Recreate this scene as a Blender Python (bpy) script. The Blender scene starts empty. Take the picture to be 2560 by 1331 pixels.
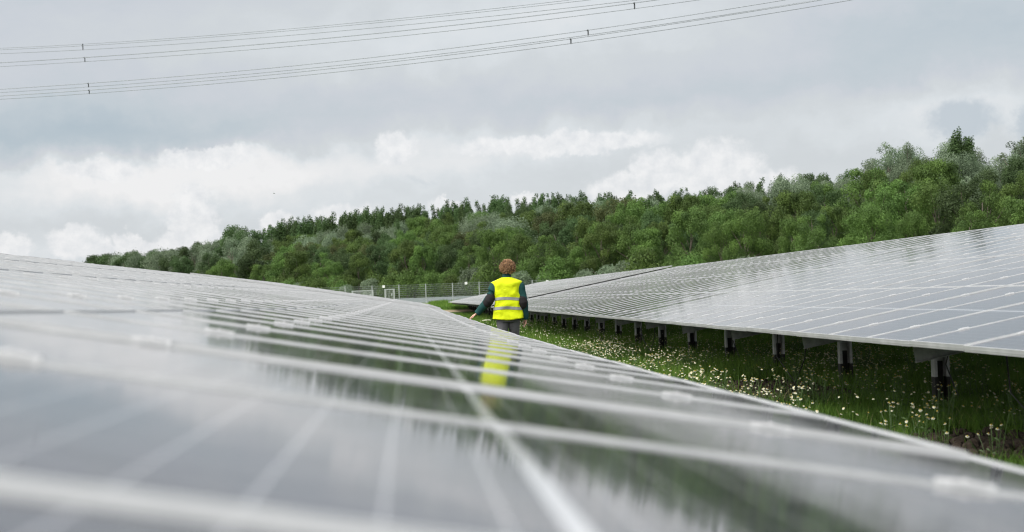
import bpy, math, random
import numpy as np
from mathutils import Vector, Matrix, noise
random.seed(7); rng = np.random.default_rng(7)
R = math.radians
scene = bpy.context.scene
col = scene.collection

# ------------------------------------------------------------------ camera
FPX = 3680.0; PW, PH = 2560.0, 1331.0
CAM = Vector((0.0, 0.0, 1.24))
yaw = math.atan(267.0/FPX); pitch = math.atan(75.0/FPX); roll = R(2.06)
Fv = Vector((math.sin(yaw)*math.cos(pitch), math.cos(yaw)*math.cos(pitch), math.sin(pitch)))
R0 = Vector((math.cos(yaw), -math.sin(yaw), 0.0))
U0 = R0.cross(Fv)
Rv = R0*math.cos(roll) - U0*math.sin(roll)
Uv = U0*math.cos(roll) + R0*math.sin(roll)
cd = bpy.data.cameras.new('camera'); cam = bpy.data.objects.new('camera', cd); col.objects.link(cam)
cd.sensor_width = 36.0; cd.lens = 36.0*FPX/PW
cd.clip_start = 0.02; cd.clip_end = 5000
M = Matrix((Rv, Uv, -Fv)).transposed().to_4x4(); M.translation = CAM
cam.matrix_world = M
cd.dof.use_dof = True; cd.dof.focus_distance = 24.0; cd.dof.aperture_fstop = 3.4
scene.camera = cam

def ray(px, py):
    return (Fv + Rv*((px-PW/2)/FPX) + Uv*((PH/2-py)/FPX)).normalized()
def azel(px, py):
    d = ray(px, py)
    return math.degrees(math.atan2(d.x, d.y)), math.degrees(math.asin(d.z))
def at_y(px, py, Y):
    d = ray(px, py); return CAM + d*(Y/d.y)

scene.view_settings.view_transform = 'Standard'
scene.view_settings.look = 'None'
scene.view_settings.exposure = 0.08
scene.view_settings.gamma = 1.0
scene.cycles.pixel_filter_type = 'BLACKMAN_HARRIS'; scene.cycles.filter_width = 1.15

# ------------------------------------------------------------------ node helper
class NT:
    def __init__(s, tree): s.t = tree; s.n = tree.nodes; s.l = tree.links
    def new(s, typ, **kw):
        nd = s.n.new(typ)
        for k, v in kw.items():
            if k == 'ins':
                for i, val in v.items():
                    if hasattr(val, 'is_output') or isinstance(val, bpy.types.NodeSocket): s.l.new(val, nd.inputs[i])
                    else: nd.inputs[i].default_value = val
            else: setattr(nd, k, v)
        return nd
    def math(s, op, a, b=0.0, c=None, clamp=False):
        ins = {0: a, 1: b}
        if c is not None: ins[2] = c
        nd = s.new('ShaderNodeMath', operation=op, ins=ins); nd.use_clamp = clamp
        return nd.outputs[0]
    def vmath(s, op, a, b=(0, 0, 0)):
        nd = s.new('ShaderNodeVectorMath', operation=op)
        for i, v in enumerate((a, b)):
            if isinstance(v, bpy.types.NodeSocket): s.l.new(v, nd.inputs[i])
            else: nd.inputs[i].default_value = v
        return nd
    def noise(s, vec, scale, detail=4, rough=.5, dist=0.0):
        nd = s.new('ShaderNodeTexNoise', ins={'Vector': vec, 'Scale': scale, 'Detail': detail, 'Roughness': rough, 'Distortion': dist})
        return nd
    def mix(s, f, a, b, blend='MIX'):
        nd = s.new('ShaderNodeMix', data_type='RGBA', blend_type=blend)
        for i, v in ((0, f), (6, a), (7, b)):
            if isinstance(v, bpy.types.NodeSocket): s.l.new(v, nd.inputs[i])
            else: nd.inputs[i].default_value = (v if i == 0 else (tuple(v)+(1,))[:4])
        return nd.outputs[2]
    def ramp(s, f, stops, interp='LINEAR'):
        nd = s.new('ShaderNodeValToRGB'); nd.color_ramp.interpolation = interp
        e = nd.color_ramp.elements
        while len(e) < len(stops): e.new(.5)
        for el, (p, c) in zip(e, stops): el.position = p; el.color = tuple(c)+(1,) if len(c) == 3 else c
        s.l.new(f, nd.inputs[0]); return nd.outputs[0]
    def smooth(s, v, a, b):
        nd = s.new('ShaderNodeMapRange', interpolation_type='SMOOTHSTEP', ins={0: v, 1: a, 2: b, 3: 0.0, 4: 1.0})
        return nd.outputs[0]

def lin(r, g, b):
    f = lambda c: (c/255/12.92 if c/255 <= .04045 else ((c/255+.055)/1.055)**2.4)
    return (f(r), f(g), f(b))

# ------------------------------------------------------------------ world: overcast sky with cloud banks
SUN_EL, SUN_AZ = R(52), R(-125)     # azimuth from +Y towards +X
w = bpy.data.worlds.new('World'); scene.world = w; w.use_nodes = True
N = NT(w.node_tree); N.n.clear()
out = N.new('ShaderNodeOutputWorld')
sky = N.new('ShaderNodeTexSky', sky_type='NISHITA'); sky.sun_disc = False
sky.sun_elevation = SUN_EL; sky.sun_rotation = SUN_AZ; sky.air_density = 1.2; sky.dust_density = 3.0
bg1 = N.new('ShaderNodeBackground', ins={0: sky.outputs[0], 1: 0.10})
tc = N.new('ShaderNodeTexCoord')
sep = N.new('ShaderNodeSeparateXYZ', ins={0: tc.outputs['Generated']})
az = N.math('MULTIPLY', N.math('ARCTAN2', sep.outputs[0], sep.outputs[1]), 57.29578)
el = N.math('MULTIPLY', N.math('ARCSINE', sep.outputs[2]), 57.29578)
P0 = N.new('ShaderNodeCombineXYZ', ins={0: az, 1: el, 2: 0.0}).outputs[0]
w1 = N.noise(P0, .55, 5, .55)
w2 = N.noise(P0, 2.2, 5, .6)
d1 = N.vmath('SUBTRACT', w1.outputs['Color'], (.5, .5, .5)).outputs[0]
d2 = N.vmath('SUBTRACT', w2.outputs['Color'], (.5, .5, .5)).outputs[0]
def scaled(v, sc):
    nd = N.new('ShaderNodeVectorMath', operation='MULTIPLY'); N.l.new(v, nd.inputs[0]); nd.inputs[1].default_value = sc; return nd.outputs[0]
Pw = N.vmath('ADD', P0, scaled(d1, (5.0, 2.6, 0))).outputs[0]           # soft warp for the tone fields
Pc = N.vmath('ADD', N.vmath('ADD', P0, scaled(d1, (1.2, .8, 0))).outputs[0], scaled(d2, (.85, .8, 0))).outputs[0]
DEG = math.degrees(1/FPX)
def gauss(P, px, py, rx, ry, amp):
    a, e = azel(px, py)
    m = N.vmath('SUBTRACT', P, (a, e, 0)).outputs[0]
    m = scaled(m, (1/(rx*DEG), 1/(ry*DEG), 0))
    d = N.vmath('DOT_PRODUCT', m, m).outputs[1]
    if N.l.is_linked if hasattr(N.l, 'is_linked') else False: pass
    N.l.new(m, d.node.inputs[1])
    return N.math('MULTIPLY', N.math('EXPONENT', N.math('MULTIPLY', d, -1.0)), amp)
streak = N.noise(scaled(Pw, (.05, .26, 1)), 1.0, 6, .55).outputs[0]
fine = N.noise(scaled(P0, (.35, .8, 1)), 1.0, 6, .6).outputs[0]
tone = N.math('ADD', N.math('MULTIPLY', N.math('SUBTRACT', streak, .5), .50), .50)
tone = N.math('ADD', tone, N.math('MULTIPLY', N.math('SUBTRACT', 1.0, N.smooth(el, 3.0, 7.0)), .10))
tone = N.math('ADD', tone, N.math('MULTIPLY', N.math('SUBTRACT', fine, .5), .22))
for g in [(60, 330, 380, 90, -.28), (500, 330, 500, 60, -.16), (900, 265, 500, 60, -.12), (60, 60, 400, 150, -.12),
          (330, 450, 380, 62, .40), (820, 405, 420, 50, .26), (480, 390, 260, 26, .20), (180, 430, 200, 24, .15), (250, 570, 500, 40, -.10), (1350, 345, 420, 50, .20), (700, 480, 700, 90, .12), (1000, 110, 700, 90, .17),
          (1500, 30, 600, 90, .13), (2450, 60, 420, 120, -.30), (1750, 250, 500, 55, -.12), (2250, 235, 300, 45, .06),
          (2150, 180, 300, 60, -.10), (1250, 470, 350, 60, -.05), (2000, 320, 400, 60, .10), (2440, 265, 190, 75, .34), (2230, 300, 200, 60, .08), (600, 620, 1200, 60, .08),
          (1800, 800, 1600, 300, .05)]:
    tone = N.math('ADD', tone, gauss(Pw, *g))
skyc = N.ramp(tone, [(0.0, lin(172, 187, 198)), (.28, lin(193, 202, 209)), (.42, lin(202, 207, 214)), (.56, lin(207, 212, 216)),
                     (.72, lin(217, 222, 226)), (.98, lin(236, 236, 237)), (1.0, lin(238, 238, 239))])
# blue-grey puffs
pf = N.math('MAXIMUM', gauss(Pc, 2405, 300, 90, 52, 1.0), gauss(Pc, 2590, 310, 60, 60, 1.0))
pf = N.math('MAXIMUM', pf, gauss(Pw, 1040, 445, 50, 18, .42))
skyc = N.mix(N.math('MULTIPLY', N.smooth(pf, .22, .75), .85), skyc, lin(188, 198, 207))
# bright cumulus heads with crisp tops
cum = None
for g in [(1790, 425, 120, 75), (1650, 430, 75, 60), (1560, 475, 110, 45), (1900, 480, 160, 60), (480, 535, 62, 95), (480, 620, 110, 55),
          (195, 610, 75, 45), (320, 612, 48, 36), (250, 425, 110, 26), (520, 395, 150, 30), (20, 620, 60, 40), (420, 625, 300, 30), (700, 560, 55, 40), (860, 545, 90, 42), (1110, 510, 45, 22), (1310, 500, 40, 20),
          (985, 370, 60, 40), (1400, 360, 280, 30)]:
    x = gauss(Pc, *g, 1.0)
    cum = x if cum is None else N.math('MAXIMUM', cum, x)
cm = N.smooth(cum, .28, .62)
cshade = N.ramp(N.noise(P0, 1.6, 6, .6).outputs[0], [(.3, lin(222, 225, 229)), (.62, lin(243, 243, 244))])
skyc = N.mix(N.math('MULTIPLY', cm, .84), skyc, cshade)
# away from the frame the cover is a little darker overhead
skyc = N.mix(N.math('MULTIPLY', N.smooth(el, 12.0, 30.0), .85), skyc, lin(154, 158, 171))
skyc = N.mix(N.smooth(el, 34.0, 62.0), skyc, (1.45, 1.47, 1.5))      # overcast is brightest overhead
# sky glow added around the unseen sun, to brighten faces turned to the camera
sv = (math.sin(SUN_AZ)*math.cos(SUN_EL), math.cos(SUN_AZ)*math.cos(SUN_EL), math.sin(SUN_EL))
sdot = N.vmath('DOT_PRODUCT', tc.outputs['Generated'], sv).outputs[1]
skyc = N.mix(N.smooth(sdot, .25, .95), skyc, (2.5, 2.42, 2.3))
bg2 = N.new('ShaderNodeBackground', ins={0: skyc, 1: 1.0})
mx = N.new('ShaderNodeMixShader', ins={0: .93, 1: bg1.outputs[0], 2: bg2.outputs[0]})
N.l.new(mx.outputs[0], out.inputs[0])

sd = bpy.data.lights.new('sun', 'SUN'); sd.energy = 1.5; sd.angle = R(12); sd.color = (1, .96, .9)
so = bpy.data.objects.new('sun', sd); col.objects.link(so)
sdir = Vector((math.sin(SUN_AZ)*math.cos(SUN_EL), math.cos(SUN_AZ)*math.cos(SUN_EL), math.sin(SUN_EL)))
so.rotation_euler = sdir.to_track_quat('Z', 'Y').to_euler(); so.location = (-30, -30, 60)

# ------------------------------------------------------------------ mesh helpers
class MB:
    def __init__(s): s.v = []; s.f = []; s.m = []
    def add(s, vs, fs, mi=0):
        b = len(s.v); s.v += [tuple(v) for v in vs]; s.f += [tuple(b+i for i in f) for f in fs]; s.m += [mi]*len(fs); return s
    def box(s, c, size, X=(1, 0, 0), Y=(0, 1, 0), Z=(0, 0, 1), mi=0):
        c = Vector(c); X = Vector(X)*size[0]/2; Y = Vector(Y)*size[1]/2; Z = Vector(Z)*size[2]/2
        vs = [c+X*a+Y*b+Z*d for d in (-1, 1) for a, b in ((-1, -1), (1, -1), (1, 1), (-1, 1))]
        return s.add(vs, [(3, 2, 1, 0), (4, 5, 6, 7), (0, 1, 5, 4), (1, 2, 6, 5), (2, 3, 7, 6), (3, 0, 4, 7)], mi)
    def beam(s, a, b, wd, h, up=(0, 0, 1), mi=0):
        a = Vector(a); b = Vector(b); Y = (b-a); L = Y.length; Y.normalize(); X = Y.cross(Vector(up)).normalized(); Z = X.cross(Y)
        return s.box((a+b)/2, (wd, L, h), X, Y, Z, mi)
    def tube(s, pts, rad, n=8, cap=True, sq=None, up=None, mi=0):
        pts = [Vector(p) for p in pts]; rings = []
        for i, p in enumerate(pts):
            t = (pts[min(i+1, len(pts)-1)]-pts[max(i-1, 0)]).normalized()
            ref = Vector(up) if up is not None else (Vector((0, 0, 1)) if abs(t.z) < .9 else Vector((0, 1, 0)))
            X = t.cross(ref).normalized(); Y = X.cross(t).normalized()
            r = rad[i] if hasattr(rad, '__len__') else rad
            rx, ry = (r if hasattr(r, '__len__') else (r, r))
            rings.append([p + X*rx*math.cos(2*math.pi*k/n) + Y*ry*math.sin(2*math.pi*k/n) for k in range(n)])
        return s.rings(rings, cap, mi)
    def rings(s, rings, cap=True, mi=0):
        n = len(rings[0]); vs = [v for r in rings for v in r]; fs = []
        for i in range(len(rings)-1):
            for k in range(n): fs.append((i*n+k, i*n+(k+1) % n, (i+1)*n+(k+1) % n, (i+1)*n+k))
        if cap: fs.append(tuple(range(n))[::-1]); fs.append(tuple((len(rings)-1)*n+k for k in range(n)))
        return s.add(vs, fs, mi)
    def ball(s, c, r, n=8, m=6, mi=0):
        c = Vector(c); rx, ry, rz = r if hasattr(r, '__len__') else (r, r, r)
        vs = [c+Vector((0, 0, -rz))]
        for i in range(1, m):
            a = -math.pi/2 + math.pi*i/m
            for k in range(n):
                b = 2*math.pi*k/n; vs.append(c+Vector((rx*math.cos(a)*math.cos(b), ry*math.cos(a)*math.sin(b), rz*math.sin(a))))
        vs.append(c+Vector((0, 0, rz))); fs = []
        for k in range(n):
            fs.append((0, 1+(k+1) % n, 1+k)); fs.append((len(vs)-1, 1+(m-2)*n+k, 1+(m-2)*n+(k+1) % n))
            for i in range(m-2): fs.append((1+i*n+k, 1+i*n+(k+1) % n, 1+(i+1)*n+(k+1) % n, 1+(i+1)*n+k))
        return s.add(vs, fs, mi)
    def mesh(s, name, mats, smooth=False):
        me = bpy.data.meshes.new(name); me.from_pydata(s.v, [], s.f)
        for m in (mats if isinstance(mats, (list, tuple)) else [mats]): me.materials.append(m)
        if any(s.m): me.polygons.foreach_set('material_index', s.m)
        if smooth: me.polygons.foreach_set('use_smooth', [True]*len(s.f))
        me.update(); return me
    def build(s, name, mats, parent=None, smooth=False, loc=None):
        return link(name, s.mesh(name, mats, smooth), parent, loc)
def link(name, me, parent=None, loc=None):
    o = bpy.data.objects.new(name, me); col.objects.link(o)
    if parent: o.parent = parent
    if loc is not None: o.location = loc
    return o
def tag(o, label=None, cat=None, group=None, kind=None):
    if label: o['label'] = label
    if cat: o['category'] = cat
    if group: o['group'] = group
    if kind: o['kind'] = kind
    return o
def empty(name, loc=(0, 0, 0), rz=0.0):
    o = bpy.data.objects.new(name, None); col.objects.link(o); o.location = loc; o.rotation_euler.z = rz; o.empty_display_size = .2
    return o
def np_mesh(name, V, F, mat, smooth=False, attr=None):
    """V (n,3), F (m,k) all faces with the same number of corners"""
    me = bpy.data.meshes.new(name); m, k = F.shape
    me.vertices.add(len(V)); me.vertices.foreach_set('co', V.astype(np.float32).ravel())
    me.loops.add(m*k); me.loops.foreach_set('vertex_index', F.astype(np.int32).ravel())
    me.polygons.add(m); me.polygons.foreach_set('loop_start', np.arange(0, m*k, k, dtype=np.int32))
    me.update(calc_edges=True)
    if attr is not None:
        a = me.attributes.new('tint', 'FLOAT', 'POINT'); a.data.foreach_set('value', attr.astype(np.float32))
    for mm in (mat if isinstance(mat, (list, tuple)) else [mat]): me.materials.append(mm)
    return me

# ------------------------------------------------------------------ materials
def mat(name, color=(.5, .5, .5), rough=.6, metal=0.0, spec=.5, build=None):
    m = bpy.data.materials.new(name); m.use_nodes = True; n = NT(m.node_tree)
    b = m.node_tree.nodes['Principled BSDF']
    b.inputs['Base Color'].default_value = tuple(color)+(1,); b.inputs['Roughness'].default_value = rough
    b.inputs['Metallic'].default_value = metal; b.inputs['Specular IOR Level'].default_value = spec
    if build: build(n, b)
    return m
def objco(n): return n.new('ShaderNodeTexCoord').outputs['Object']
def genvar(c1, c2, scale, rough=None, bump=0.0, detail=5, dist=0.0):
    def f(n, b):
        co = objco(n); t = n.noise(co, scale, detail, .6, dist).outputs[0]
        n.l.new(n.ramp(t, [(.3, c1), (.7, c2)] if scale < 69 else [(.44, c1), (.6, c2)]), b.inputs['Base Color'])
        if rough: n.l.new(n.new('ShaderNodeMapRange', ins={0: t, 1: .3, 2: .7, 3: rough[0], 4: rough[1]}).outputs[0], b.inputs['Roughness'])
        if bump: n.l.new(n.new('ShaderNodeBump', ins={'Strength': bump, 'Distance': .02, 'Height': t}).outputs[0], b.inputs['Normal'])
    return f
alu = mat('anodised_aluminium', (.72, .74, .76), .48, .2, build=genvar((.45, .465, .475), (.58, .595, .605), 6, (.42, .56)))
clampm = mat('bright_clamp_metal', (.62, .63, .645), .55, .0)
galv = mat('galvanised_steel', (.4, .41, .42), .55, .6, build=genvar((.20, .205, .21), (.38, .385, .39), 14, (.45, .65)))
postsm = mat('post_steel', (.4, .41, .42), .5, .3, build=genvar((.36, .36, .37), (.60, .60, .61), 10, (.45, .65)))
tar = mat('bitumen_coating', (.012, .012, .012), .6, build=genvar((.006, .006, .006), (.03, .028, .025), 20))
cablem = mat('black_cable', (.015, .015, .015), .5)
backm = mat('panel_back', (.55, .56, .57), .6)
# panel local axes: X across (1.0 m), Y along the slope (2.0 m)
PWD, PLN = .991, 2.0
def glass_nodes(n, b):
    co = objco(n); s = n.new('ShaderNodeSeparateXYZ', ins={0: co})
    X, Y = s.outputs[0], s.outputs[1]
    def grid(v, pitch, half, off):                       # 1 on the gap line
        t = n.math('FRACT', n.math('ADD', n.math('DIVIDE', v, pitch), off))
        d = n.math('MULTIPLY', n.math('ABSOLUTE', n.math('SUBTRACT', t, .5)), pitch)
        return n.math('GREATER_THAN', d, pitch/2-half)
    gx = grid(X, .159, .0014, .5)
    ay = n.math('SUBTRACT', n.math('ABSOLUTE', Y), .008)
    gy = grid(ay, .0805, .0017, .5)
    mid = n.math('LESS_THAN', n.math('ABSOLUTE', Y), .0105)
    ex = n.math('GREATER_THAN', n.math('ABSOLUTE', X), .477)
    ey = n.math('GREATER_THAN', ay, .0805*12)
    bus = grid(X, .159/9, .0004, .0)
    fineline = n.math('MAXIMUM', gx, gy); line = n.math('MAXIMUM', mid, n.math('MAXIMUM', ex, ey))
    nz = n.noise(co, 3.0, 3, .5).outputs[0]
    ri = n.new('ShaderNodeObjectInfo').outputs['Random']
    cell = n.mix(n.math('ADD', n.math('MULTIPLY', nz, .5), n.math('MULTIPLY', ri, .5)), (.013, .015, .023), (.023, .026, .037))
    cell = n.mix(n.math('MULTIPLY', bus, .55), cell, (.35, .36, .38))
    # dust film
    dn = n.noise(co, 9.0, 6, .65).outputs[0]
    c = n.mix(fineline, cell, (.30, .31, .335)); c = n.mix(line, c, (.50, .52, .55))
    c = n.mix(n.math('MULTIPLY', n.smooth(dn, .40, .8), .09), c, (.40, .40, .38))
    n.l.new(c, b.inputs['Base Color'])
    r = n.math('ADD', .055, n.math('MULTIPLY', n.smooth(dn, .4, .8), .06))
    n.l.new(r, b.inputs['Roughness'])
    bn = n.noise(scale_vec(n, co, (5, 1.2, 1)), 1.0, 3, .5).outputs[0]
    bp = n.new('ShaderNodeBump', ins={'Strength': .05, 'Distance': .001, 'Height': bn})
    n.l.new(bp.outputs[0], b.inputs['Normal'])
def scale_vec(n, v, sc):
    nd = n.new('ShaderNodeVectorMath', operation='MULTIPLY'); n.l.new(v, nd.inputs[0]); nd.inputs[1].default_value = sc; return nd.outputs[0]
glassm = mat('panel_glass', (.02, .02, .03), .05, 0, .5, glass_nodes)
glassm.node_tree.nodes['Principled BSDF'].inputs['IOR'].default_value = 1.42

# ------------------------------------------------------------------ terrain
def interp(pts, x):
    if x <= pts[0][0]: return pts[0][1]
    for (a, fa), (b, fb) in zip(pts, pts[1:]):
        if x <= b:
            t = (x-a)/(b-a); t = t*t*(3-2*t) if False else t
            return fa+(fb-fa)*t
    return pts[-1][1]
def sstep(a, b, x):
    t = min(1, max(0, (x-a)/(b-a))); return t*t*(3-2*t)
HP1, HP2 = (-82.0, 371.0), (45.0, 106.0)                 # foot of the wooded bank
_hl = math.hypot(HP2[0]-HP1[0], HP2[1]-HP1[1]); HU = ((HP2[0]-HP1[0])/_hl, (HP2[1]-HP1[1])/_hl); HN = (-HU[1], HU[0])  # HN points to far/right
def hill_d(x, y): return (x-HP1[0])*HN[0] + (y-HP1[1])*HN[1]
def ground(x, y):
    g = interp([(70, 0), (100, .12), (120, .30), (145, .85), (170, 1.0), (5000, 1.0)], y)
    g += .5*sstep(147, 152, y)*(1-sstep(8, 14, x))*sstep(-4, -1, x)*(1-sstep(156, 172, y))
    g += 8.0*sstep(6, 62, hill_d(x, y))
    if y < 60: g += .03*noise.noise(Vector((x*.6, y*.6, 3)))
    return g

def ground_nodes(n, b):
    co = n.new('ShaderNodeNewGeometry').outputs['Position']
    s = n.new('ShaderNodeSeparateXYZ', ins={0: co}); X, Y = s.outputs[0], s.outputs[1]
    a = n.noise(co, .35, 6, .6).outputs[0]; f = n.noise(co, 7.0, 6, .65).outputs[0]
    g = n.ramp(f, [(.25, (.022, .030, .010)), (.5, (.045, .075, .018)), (.75, (.085, .13, .03))])
    soil = n.ramp(f, [(.3, (.020, .014, .009)), (.7, (.055, .040, .028))])
    m = n.smooth(a, .56, .64)
    near = n.math('LESS_THAN', Y, 70.0)
    c = n.mix(n.math('MULTIPLY', n.math('MULTIPLY', m, near), .8), g, soil)
    def patch(cx, cy, rx, ry):
        u = n.math('DIVIDE', n.math('SUBTRACT', X, cx), rx); v = n.math('DIVIDE', n.math('SUBTRACT', Y, cy), ry)
        d = n.math('ADD', n.math('MULTIPLY', u, u), n.math('MULTIPLY', v, v))
        d = n.math('ADD', d, n.math('MULTIPLY', n.math('SUBTRACT', n.noise(co, 1.6, 4, .6).outputs[0], .5), 1.6))
        return n.math('SUBTRACT', 1.0, n.smooth(d, .7, 1.15))
    pm = n.math('MAXIMUM', patch(4.2, 17.0, .75, 1.9), patch(4.3, 10.4, .6, 1.1))
    c = n.mix(pm, c, soil)
    sand = n.math('MULTIPLY', n.smooth(Y, 109.0, 111.0), n.math('SUBTRACT', 1.0, n.smooth(Y, 118.0, 120.0)))
    sand = n.math('MULTIPLY', sand, n.smooth(f, .25, .5))
    c = n.mix(sand, c, (.33, .27, .19))
    far = n.math('MULTIPLY', n.smooth(Y, 118.0, 122.0), n.math('SUBTRACT', 1.0, n.smooth(Y, 146.0, 148.0)))
    c = n.mix(n.math('MULTIPLY', far, .8), c, n.ramp(f, [(.3, (.10, .17, .03)), (.55, (.16, .25, .05)), (.72, (.30, .29, .12))]))
    bank = n.math('MULTIPLY', n.math('MULTIPLY', n.smooth(Y, 147.0, 148.0), n.math('SUBTRACT', 1.0, n.smooth(Y, 154.0, 156.0))),
                  n.math('MULTIPLY', n.smooth(X, -5.5, -2.5), n.math('SUBTRACT', 1.0, n.smooth(X, 12.0, 14.0))))
    c = n.mix(bank, c, n.ramp(f, [(.3, (.12, .145, .145)), (.7, (.22, .25, .25))]))
    n.l.new(c, b.inputs['Base Color'])
    n.l.new(n.new('ShaderNodeBump', ins={'Strength': .7, 'Distance': .06, 'Height': f}).outputs[0], b.inputs['Normal'])
groundm = mat('ground', rough=.95, spec=.15, build=ground_nodes)
xs = sorted(set([-1500, -900, -600, -400, -300, -240] + list(range(-200, 261, 6)) + [300, 400, 600, 900, 1500] + [x*.75 for x in range(-8, 24)]))
ys = sorted(set([-300, -100, -40, -15] + [y*.8 for y in range(-5, 80)] + list(range(64, 172, 2)) + list(range(174, 520, 8)) + [560, 640, 800, 1100, 1600, 2500]))
V = np.array([(x, y, ground(x, y)) for y in ys for x in xs]); nx = len(xs)
F = np.array([(j*nx+i, j*nx+i+1, (j+1)*nx+i+1, (j+1)*nx+i) for j in range(len(ys)-1) for i in range(nx-1)])
me = np_mesh('ground', V, F, groundm); me.polygons.foreach_set('use_smooth', [True]*len(F))
tag(link('ground', me), kind='structure')

# ------------------------------------------------------------------ solar tables
T = math.atan(.178); CT, ST = math.cos(T), math.sin(T)
GAPS = .003
# frame mesh (origin centre of the module top)
fb = MB(); FH = .040; LIP = .0125
for sx in (-1, 1): fb.box((sx*(PWD/2-LIP/2), 0, -FH/2), (LIP, PLN, FH))
for sy in (-1, 1): fb.box((0, sy*(PLN/2-LIP/4), -FH/2), (PWD-2*LIP, LIP/2, FH))
for sy in (-1, 1): fb.box((0, sy*(PLN/2+.001), -FH*.55), (PWD-.004, .002, .004))
frame_me = fb.mesh('solar_panel', alu)
gb = MB(); gw, gl = PWD-2*LIP, PLN-LIP
gb.add([(-gw/2, -gl/2, -.0045), (gw/2, -gl/2, -.0045), (gw/2, gl/2, -.0045), (-gw/2, gl/2, -.0045)], [(0, 1, 2, 3)], 0)
gb.add([(-gw/2, -gl/2, -.0095), (gw/2, -gl/2, -.0095), (gw/2, gl/2, -.0095), (-gw/2, gl/2, -.0095)], [(3, 2, 1, 0)], 1)
glass_me = gb.mesh('glass', [glassm, backm])
cb = MB(); cb.box((0, 0, .0035), (.022, .045, .004)); cb.box((0, 0, -.01), (.016, .075, .03)); cb.tube([(0, 0, .005), (0, 0, .008)], .005, 6)
clamp_me = cb.mesh('clamp', clampm)
LH = [(-4, .310), (0, .326), (3, .352), (6, .373), (10, .388), (15, .402), (21, .395), (27, .382), (35, .362), (43, .345), (60, .315), (76, .290), (95, .268), (130, .25)]
RH = [(0, .418), (30, .410), (60, .415), (75, .405), (100, .38), (126, .36)]
def smoothh(tab, y):
    return sum(interp(tab, y+d)*wt for d, wt in ((-4, .15), (-2, .2), (0, .3), (2, .2), (4, .15)))
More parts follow.
